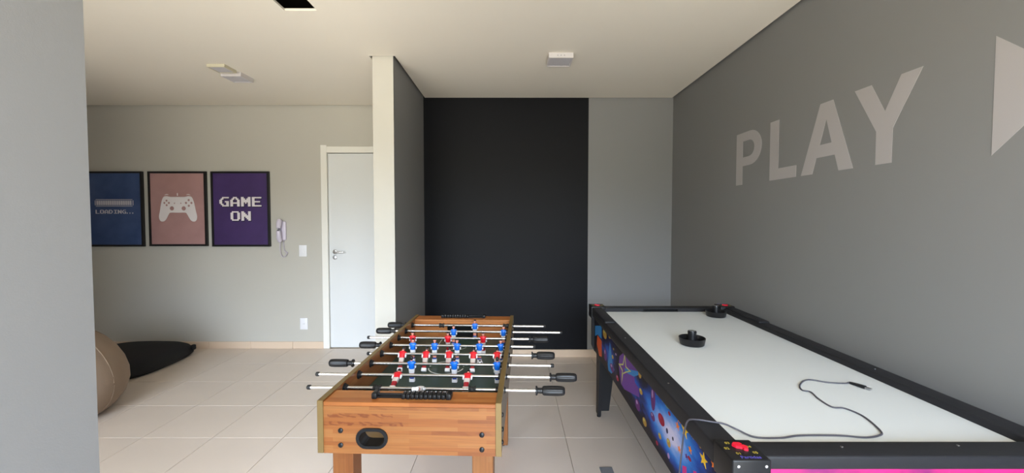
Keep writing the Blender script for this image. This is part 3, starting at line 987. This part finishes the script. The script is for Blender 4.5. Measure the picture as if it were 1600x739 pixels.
# ------------------------------------------------------------------ air hockey table
AX0, AX1, AY0, AY1 = 0.565, 1.560, 1.066, 2.946
ZR, ZS = 0.770, 0.745
RW = 0.076
AT = thing('air_hockey_table', 'black air hockey table with white playing surface and space-printed aprons', 'air hockey table', (0, 0, 0))
AT.location = ((AX0 + AX1) / 2, (AY0 + AY1) / 2, 0)
AO = Vector(AT.location)
def apart(mb, name, mats, parent=AT):
    """mesh given in room coordinates; the part keeps room coordinates as its own object space"""
    o = mb.build(name, mats, parent)
    if parent is AT:
        o.location = -AO
    return o
apart(MB().box(AX0 + RW - 0.012, AX1 - RW + 0.012, AY0 + RW - 0.012, AY1 - RW + 0.012, ZS - 0.020, ZS), 'playing_surface', 'air_white')
def rail(x0, x1, y0, y1):
    return apart(MB().box(x0, x1, y0, y1, 0.712, ZR, bev=0.006, seg=3), 'rail', 'black_vinyl')
r_l = rail(AX0, AX0 + RW, AY0 + 0.02, AY1 - 0.02)
r_r = rail(AX1 - RW, AX1, AY0 + 0.02, AY1 - 0.02)
r_n = apart(MB().box(AX0 + 0.04, AX1 - 0.04, AY0, AY0 + RW, 0.733, ZR, bev=0.006, seg=3), 'rail', 'black_vinyl')
# far rail is cut for the goal slot
fr_ = MB()
fr_.prism([(AX0 + 0.04, 0.712), (AX1 - 0.04, 0.712), (AX1 - 0.04, ZR), (AX0 + 0.04, ZR)], [[(0.925, ZS + 0.001), (1.170, ZS + 0.001), (1.170, ZR - 0.007), (0.925, ZR - 0.007)]],
          lambda a, b, d: (a, d, b), AY1 - RW, AY1)
r_f = apart(fr_, 'rail', 'black_vinyl')
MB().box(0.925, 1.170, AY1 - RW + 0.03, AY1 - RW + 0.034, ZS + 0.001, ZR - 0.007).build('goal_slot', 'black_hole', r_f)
for xx, yy, rl in ((0.912, 1.112, r_n), (1.241, 1.118, r_n), (0.600, 1.55, r_l), (0.600, 2.15, r_l), (1.525, 1.7, r_r), (1.525, 2.3, r_r)):
    MB().lathe([(0.004, ZR - 0.001), (0.004, ZR + 0.0006), (0.002, ZR + 0.0012)], 12, 'Z', (xx, yy, 0)).build('screw', 'chrome', rl)
# raised side covers at the far corners
for x0 in (AX0 - 0.002, AX1 - RW + 0.012):
    apart(MB().box(x0, x0 + RW - 0.010, 2.46, 2.87, 0.722, ZR + 0.010, bev=0.007, seg=3), 'rail_cover', 'black_vinyl')
# aprons
AI = 0.023
apart(MB().box(AX0 + AI, AX0 + AI + 0.015, AY0 + 0.030, AY1 - 0.05, 0.462, 0.716), 'apron', 'space')
ap_l = AT.children[-1]
ap_r = apart(MB().box(AX1 - AI - 0.015, AX1 - AI, AY0 + 0.030, AY1 - 0.05, 0.462, 0.716), 'apron', 'space')
ap_n = apart(MB().box(AX0 + AI, AX1 - AI, AY0 + 0.008, AY0 + 0.030, 0.462, 0.7335), 'apron', 'nebula')
ap_f = apart(MB().prism([(AX0 + 0.004, 0.716), (AX0 + 0.004, 0.50), (AX0 + 0.024, 0.455), (AX1 - 0.024, 0.455), (AX1 - 0.004, 0.50), (AX1 - 0.004, 0.716)], [],
                        lambda a, b, d: (a, d, b), AY1 - 0.05, AY1 - 0.030), 'apron', 'black_vinyl')
MB().box(AX0 + AI + 0.015, AX1 - AI - 0.015, AY0 + 0.030, AY1 - 0.05, 0.50, 0.510).build('underside_panel', 'black_vinyl', ap_f)
# print on the left apron: planets, stars, comet, swoosh (y, z in room metres)
XA = AX0 + AI
DISCS = [(2.573, 0.671, 0.067, 0.029, 'gold'), (2.445, 0.693, 0.03, 0.013, 'gold'), (2.357, 0.700, 0.031, 0.010, 'gold'), (2.245, 0.703, 0.016, 0.007, 'lav'), (2.149, 0.700, 0.03, 0.011, 'gold'), (2.552, 0.546, 0.046, 0.038, 'plum'), (2.379, 0.525, 0.058, 0.023, 'plum'), (2.346, 0.647, 0.014, 0.006, 'gold'), (2.293, 0.634, 0.016, 0.006, 'lav'), (2.367, 0.594, 0.023, 0.011, 'gold'), (2.254, 0.513, 0.032, 0.015, 'red'), (1.767, 0.700, 0.02, 0.010, 'red'), (1.86, 0.690, 0.028, 0.022, 'gold'), (1.843, 0.613, 0.028, 0.013, 'gold'), (1.682, 0.651, 0.033, 0.050, 'plum'), (1.638, 0.698, 0.023, 0.011, 'gold'), (1.53, 0.696, 0.03, 0.013, 'teal'), (1.888, 0.53, 0.046, 0.025, 'plum'), (1.684, 0.574, 0.033, 0.016, 'plum'), (1.586, 0.61, 0.043, 0.021, 'crim'), (1.786, 0.5, 0.034, 0.017, 'gold'), (1.6, 0.537, 0.02, 0.011, 'gold'), (1.509, 0.56, 0.023, 0.015, 'gold'), (1.63, 0.492, 0.015, 0.008, 'red'), (1.508, 0.511, 0.013, 0.01, 'lav'), (1.506, 0.673, 0.015, 0.007, 'crim'), (1.174, 0.700, 0.013, 0.007, 'crim'), (1.33, 0.606, 0.017, 0.007, 'crim'), (1.526, 0.597, 0.012, 0.01, 'navy'), (1.47, 0.597, 0.009, 0.007, 'navy'), (1.254, 0.692, 0.008, 0.007, 'gold'), (1.577, 0.690, 0.01, 0.004, 'teal')]
STARS = [(1.369, 0.680, 0.025, 'yel'), (1.417, 0.695, 0.014, 'org'), (1.429, 0.666, 0.016, 'org'), (1.31, 0.696, 0.012, 'gold'), (1.198, 0.700, 0.012, 'gold'), (1.231, 0.662, 0.024, 'yel'), (1.17, 0.682, 0.014, 'org'), (1.411, 0.591, 0.013, 'org'), (1.325, 0.639, 0.013, 'org'), (1.353, 0.6, 0.01, 'plum')]
to3 = lambda a, b, d: (XA - d, a, b)
def prt(name, pts, ink, d, holes=()):
    MB().prism(pts, list(holes), to3, -0.0002, d).build(name, 'ink_' + ink, ap_l)
def ell(y, z, ry, rz, n=18):
    return [(y + ry * math.cos(2 * math.pi * k / n), z + rz * math.sin(2 * math.pi * k / n)) for k in range(n)]
prt('printed_swoosh', [(2.145, 0.690), (2.215, 0.650), (2.228, 0.590), (2.185, 0.512), (2.116, 0.508), (1.862, 0.577), (1.875, 0.614), (1.932, 0.618), (1.945, 0.640), (1.90, 0.672), (1.872, 0.694), (2.03, 0.694)], 'violet', 0.0003)
prt('printed_swoosh_edge', [(2.112, 0.622), (2.05, 0.640), (1.87, 0.694), (1.85, 0.690), (1.95, 0.640), (2.10, 0.606)], 'cyan', 0.0004)
so = [(2.112, 0.705), (2.085, 0.640), (1.994, 0.648), (2.080, 0.610), (2.150, 0.574), (2.172, 0.508), (2.160, 0.590), (2.235, 0.602), (2.146, 0.632)]
cy_, cz_ = 2.115, 0.617
prt('printed_star_outline', so, 'lime', 0.0006, [[(cy_ + (a - cy_) * 0.72, cz_ + (b - cz_) * 0.72) for a, b in so]])
prt('printed_comet', [(2.435, 0.659), (2.366, 0.551), (2.322, 0.532), (2.392, 0.485), (2.468, 0.477), (2.485, 0.508)], 'cyan', 0.0003)
prt('printed_rocket', [(2.792, 0.601), (2.659, 0.599), (2.655, 0.496), (2.729, 0.479), (2.81, 0.536)], 'orange2', 0.0003)
prt('printed_rocket_tail', [(2.870, 0.646), (2.663, 0.700), (2.666, 0.613), (2.792, 0.605), (2.870, 0.570)], 'cyan', 0.0004)
prt('printed_letter', [(1.383, 0.551), (1.352, 0.565), (1.346, 0.470), (1.385, 0.470)], 'mag', 0.0003)
prt('printed_letter', [(1.300, 0.585), (1.278, 0.595), (1.267, 0.480), (1.305, 0.480)], 'mag', 0.0003)
LIGHTER = {'gold': 'lime', 'plum': 'lav', 'crim': 'red', 'red': 'lav', 'teal': 'white'}
for y, z, ry, rz, c in DISCS:
    prt('printed_planet', ell(y, z, ry * 0.8, rz), c, 0.0005)
    if c in LIGHTER and rz > 0.010:
        prt('planet_highlight', ell(y + ry * 0.22, z + rz * 0.35, ry * 0.28, rz * 0.35, 10), LIGHTER[c], 0.0008)
for y, z, r_, c in STARS:
    pts = []
    for k in range(10):
        a = math.pi / 2 + math.pi * k / 5
        rr = r_ * (1.0 if k % 2 == 0 else 0.40)
        pts.append((y + 1.15 * rr * math.cos(a), z + rr * math.sin(a)))
    prt('printed_star', pts, c, 0.0009)
# corner pods with score dials
NUM = [text_mesh('0%d' % k, 0.0135, 0.0002) for k in range(1, 6)]
for me in NUM:
    me.materials.append(M['yellow_print'])
WORD = text_mesh('Partidas', 0.0165, 0.0002)
WORD.materials.append(M['violet_print'])
dial_pts = [(-0.026, 0.012), (-0.014, 0.026), (0.010, 0.024), (0.016, 0.014), (0.000, 0.009), (0.018, 0.006), (0.028, -0.004), (0.020, -0.026), (0.006, -0.022), (0.004, -0.012), (-0.018, -0.004)]
def pod(cx, cy, rz):
    p = MB().box(-0.050, 0.050, -0.050, 0.050, 0.700, ZR + 0.016, bev=0.005, seg=3).build('corner_pod', 'black_plastic', AT)
    p.location = Vector((cx, cy, 0)) - Vector((AO.x, AO.y, 0))
    p.rotation_euler = (0, 0, rz)
    zt = ZR + 0.016
    MB().prism([(a * 0.66, b * 0.66 + 0.008) for a, b in dial_pts], [], lambda a, b, d: (a, b, d), zt - 0.001, zt + 0.006).build('score_dial', 'dial_red', p)
    for k, (nx, ny) in enumerate(((-0.018, -0.020), (-0.037, 0.004), (-0.022, 0.030), (0.026, 0.012), (0.028, -0.016))):
        link('printed_number', NUM[k], p, (nx, ny, zt + 0.0001))
    link('printed_word', WORD, p, (0.004, -0.037, zt + 0.0001))
    for sx in (-0.035, 0.036):
        MB().lathe([(0.004, 0.0), (0.004, 0.001), (0.002, 0.002)], 10, 'Y', (0, 0, 0)).build('screw', 'chrome', p).location = (sx, -0.0515, zt - 0.016)
    return p
pod(0.612, 1.072, 0)
pod(AX1 - 0.047, 1.072, 0)
pod(0.606, AY1 - 0.045, math.pi)
pod(AX1 - 0.046, AY1 - 0.045, math.pi)
# tapered L-shaped corner legs
for sx, x in ((1, AX0 + AI + 0.015), (-1, AX1 - AI - 0.015)):
    for sy, y in ((1, AY0 + 0.045), (-1, AY1 - 0.055)):
        lg = MB()
        lg.prism([(0, 0.02), (0.065, 0.02), (0.125, 0.55), (0, 0.55)], [], lambda a, b, d: (x + sx * d, y + sy * a, b), 0.0, 0.022)
        lg.prism([(0, 0.035), (0.065, 0.035), (0.125, 0.55), (0, 0.55)], [], lambda a, b, d: (x + sx * (a + 0.022), y + sy * d, b), 0.0, 0.022)
        o = apart(lg, 'leg', 'black_vinyl')
        MB().lathe([(0.014, 0.0), (0.014, 0.012), (0.008, 0.014), (0.008, 0.022)], 14, 'Z', (x + sx * 0.014, y + sy * 0.030, 0)).build('foot', 'black_plastic', o)

# mallets
def mallet(x, y, label, rz=0.0):
    t = thing('air_hockey_mallet', label, 'mallet', (x, y, ZS), rz, 'mallets on the air hockey table')
    MB().lathe([(0.050, 0.0), (0.057, 0.001), (0.060, 0.004), (0.065, 0.034), (0.066, 0.037), (0.064, 0.038), (0.061, 0.036), (0.057, 0.012), (0.030, 0.010), (0.024, 0.010)], 40).build('bowl', 'black_plastic', t)
    k = MB().lathe([(0.026, 0.009), (0.023, 0.020), (0.0215, 0.058), (0.0225, 0.066), (0.0205, 0.071), (0.012, 0.072)], 28).build('knob', 'black_plastic', t)
    MB().lathe([(0.0150, 0.0715), (0.0150, 0.0727)], 24).build('cap_disc', 'steel', k)
mallet(0.940, 2.118, 'black round mallet out on the open white surface')
mallet(1.372, 2.735, 'black round mallet near the far corner of the white surface')

# USB cable
cb_ = thing('usb_cable', 'thin dark USB cable trailing over the black rail onto the white surface', 'cable', (1.10, 1.21, ZS))
zc = ZS + 0.0029
cab = [(0.556, 1.345, 0.48), (0.5575, 1.335, 0.56), (0.5585, 1.325, 0.62), (0.559, 1.312, 0.69), (0.559, 1.296, 0.735), (0.5605, 1.276, 0.764), (0.578, 1.254, 0.7755), (0.620, 1.238, 0.7760), (0.650, 1.232, 0.773), (0.688, 1.232, 0.756),
       (0.727, 1.203, zc), (0.801, 1.199, zc), (0.868, 1.212, zc), (0.984, 1.212, zc), (1.052, 1.201, zc), (1.105, 1.212, zc), (1.134, 1.238, zc), (1.161, 1.33, zc), (1.146, 1.389, zc), (1.11, 1.400, zc),
       (1.112, 1.465, zc), (1.126, 1.522, zc), (1.106, 1.541, zc), (1.135, 1.592, zc), (1.200, 1.640, zc), (1.262, 1.612, zc), (1.318, 1.602, zc + 0.001), (1.340, 1.606, zc + 0.003)]
off = Vector(cb_.location)
MB().tube([p - off for p in catmull(cab, 7)], 0.0028, 8).build('wire', 'cable', cb_)
a, b = Vector((1.340, 1.606, zc + 0.003)) - off, Vector((1.361, 1.555, zc + 0.0035)) - off
ax = (b - a).normalized()
sd = ax.cross(Vector((0, 0, 1))).normalized()
pl = MB()
rings = [(0, 0.0030, 0.0028), (0.15, 0.0045, 0.0038), (0.5, 0.0062, 0.0045), (0.95, 0.0075, 0.0050), (1.0, 0.0068, 0.0045)]
for t, hw, hh in rings:
    c = a + (b - a) * t
    pl.v += [tuple(c + sd * hw * i + Vector((0, 0, hh * j))) for i, j in ((-1, -1), (1, -1), (1, 1), (-1, 1))]
for i in range(len(rings) - 1):
    for k in range(4):
        p_, q_ = 4 * i + k, 4 * i + (k + 1) % 4
        pl.f.append((p_, q_, q_ + 4, p_ + 4)); pl.m.append(0); pl.sm.append(False)
pl.f += [(3, 2, 1, 0), tuple(4 * (len(rings) - 1) + k for k in range(4))]
pl.m += [0, 0]
pl.sm += [False, False]
plug = pl.build('plug', 'black_plastic', cb_)
cn = MB()
for t in (0.0, 0.018):
    c = b + ax * t
    cn.v += [tuple(c + sd * 0.006 * i + Vector((0, 0, 0.00225 * j))) for i, j in ((-1, -1), (1, -1), (1, 1), (-1, 1))]
cn.f = [(0, 1, 5, 4), (1, 2, 6, 5), (2, 3, 7, 6), (3, 0, 4, 7), (4, 5, 6, 7), (3, 2, 1, 0)]
cn.m, cn.sm = [0] * 6, [False] * 6
cn.build('connector', 'steel', plug)

# ------------------------------------------------------------------ floor box, bean bags
fb = thing('floor_outlet', 'small square grey floor outlet cover set in the tiles', 'floor outlet', (0.527, 2.225, 0))
MB().box(-0.036, 0.036, -0.036, 0.036, 0.0, 0.004, bev=0.0015, seg=1).build('frame', 'zinc', fb)
MB().box(-0.029, 0.029, -0.029, 0.029, 0.004, 0.0055, bev=0.001, seg=1).build('lid', 'zinc', fb)

def blob(mb, prof, n, sq, wr=0.0, seed=0, sxy=(1, 1)):
    rnd = random.Random(seed)
    ph_ = [rnd.uniform(0, 6.28) for _ in range(6)]
    base = len(mb.v)
    for r_, h in prof:
        for k in range(n):
            t = 2 * math.pi * k / n
            c, s_ = math.cos(t), math.sin(t)
            d = 1.0 / ((abs(c) ** sq + abs(s_) ** sq) ** (1 / sq))
            wv = 1 + wr * (math.sin(3 * t + ph_[0] + 4 * h) + 0.6 * math.sin(7 * t + ph_[1] - 9 * h) + 0.4 * math.sin(11 * t + ph_[2] + 14 * h))
            mb.v.append((r_ * d * c * wv * sxy[0], r_ * d * s_ * wv * sxy[1], h * (1 + 0.3 * wr * math.sin(2 * t + ph_[3])) if h > 0.02 else h))
    for i in range(len(prof) - 1):
        for k in range(n):
            a, b = base + i * n + k, base + i * n + (k + 1) % n
            mb.f.append((a, b, b + n, a + n)); mb.m.append(0); mb.sm.append(True)
    for i, fl in ((0, True), (len(prof) - 1, False)):
        rg = [base + i * n + k for k in range(n)]
        mb.f.append(tuple(reversed(rg)) if fl else tuple(rg)); mb.m.append(0); mb.sm.append(True)
bb = thing('bean_bag', 'plump taupe suede bean bag on the tiles in front of the black one', 'bean bag', (-3.256, 2.80, 0))
m = MB()
blob(m, [(0.25, 0.0), (0.315, 0.008), (0.372, 0.05), (0.425, 0.12), (0.448, 0.20), (0.446, 0.28), (0.425, 0.36), (0.385, 0.44), (0.325, 0.52), (0.25, 0.58), (0.165, 0.62), (0.08, 0.64), (0.03, 0.645)], 64, 2.0, 0.006, 3)
m.build('cover', 'taupe_fabric', bb)
for k in range(6):
    t = 2 * math.pi * k / 6 + 0.12
    path = [(r_ * 1.004 * math.cos(t), r_ * 1.004 * math.sin(t), h) for r_, h in [(0.372, 0.05), (0.425, 0.12), (0.448, 0.20), (0.446, 0.28), (0.425, 0.36), (0.385, 0.44), (0.325, 0.52), (0.25, 0.58), (0.165, 0.622), (0.08, 0.642)]]
    MB().tube(catmull([(a * 0.994, b * 0.994, c) for a, b, c in path], 4), 0.0035, 6).build('seam', 'taupe_fabric', bb)
kn = MB()
blob(kn, [(0.05, 0.635), (0.06, 0.655), (0.045, 0.685), (0.02, 0.70)], 20, 2.0, 0.05, 5)
kn.build('top_knot', 'taupe_fabric', bb)
bk = thing('bean_bag', 'flattened black fabric bean bag lying against the wall under the posters', 'bean bag', (-3.72, 3.86, 0))
m = MB()
blob(m, [(0.42, 0.0), (0.455, 0.006), (0.480, 0.030), (0.478, 0.060), (0.455, 0.090), (0.41, 0.115), (0.34, 0.135), (0.24, 0.150), (0.12, 0.158), (0.04, 0.160)], 64, 3.2, 0.006, 9)
m.build('cover', 'black_fabric', bk)
pp = [(0.476 * d * math.cos(t), 0.476 * d * math.sin(t), 0.045) for t in [2 * math.pi * k / 72 for k in range(73)] for d in [1.0 / ((abs(math.cos(t)) ** 3.2 + abs(math.sin(t)) ** 3.2) ** (1 / 3.2))]]
MB().tube(pp, 0.006, 6).build('piping', 'black_fabric', bk)
tb = MB().box(0.425, 0.462, 0.285, 0.330, 0.055, 0.110, bev=0.012).build('carry_loop', 'black_fabric', bk)
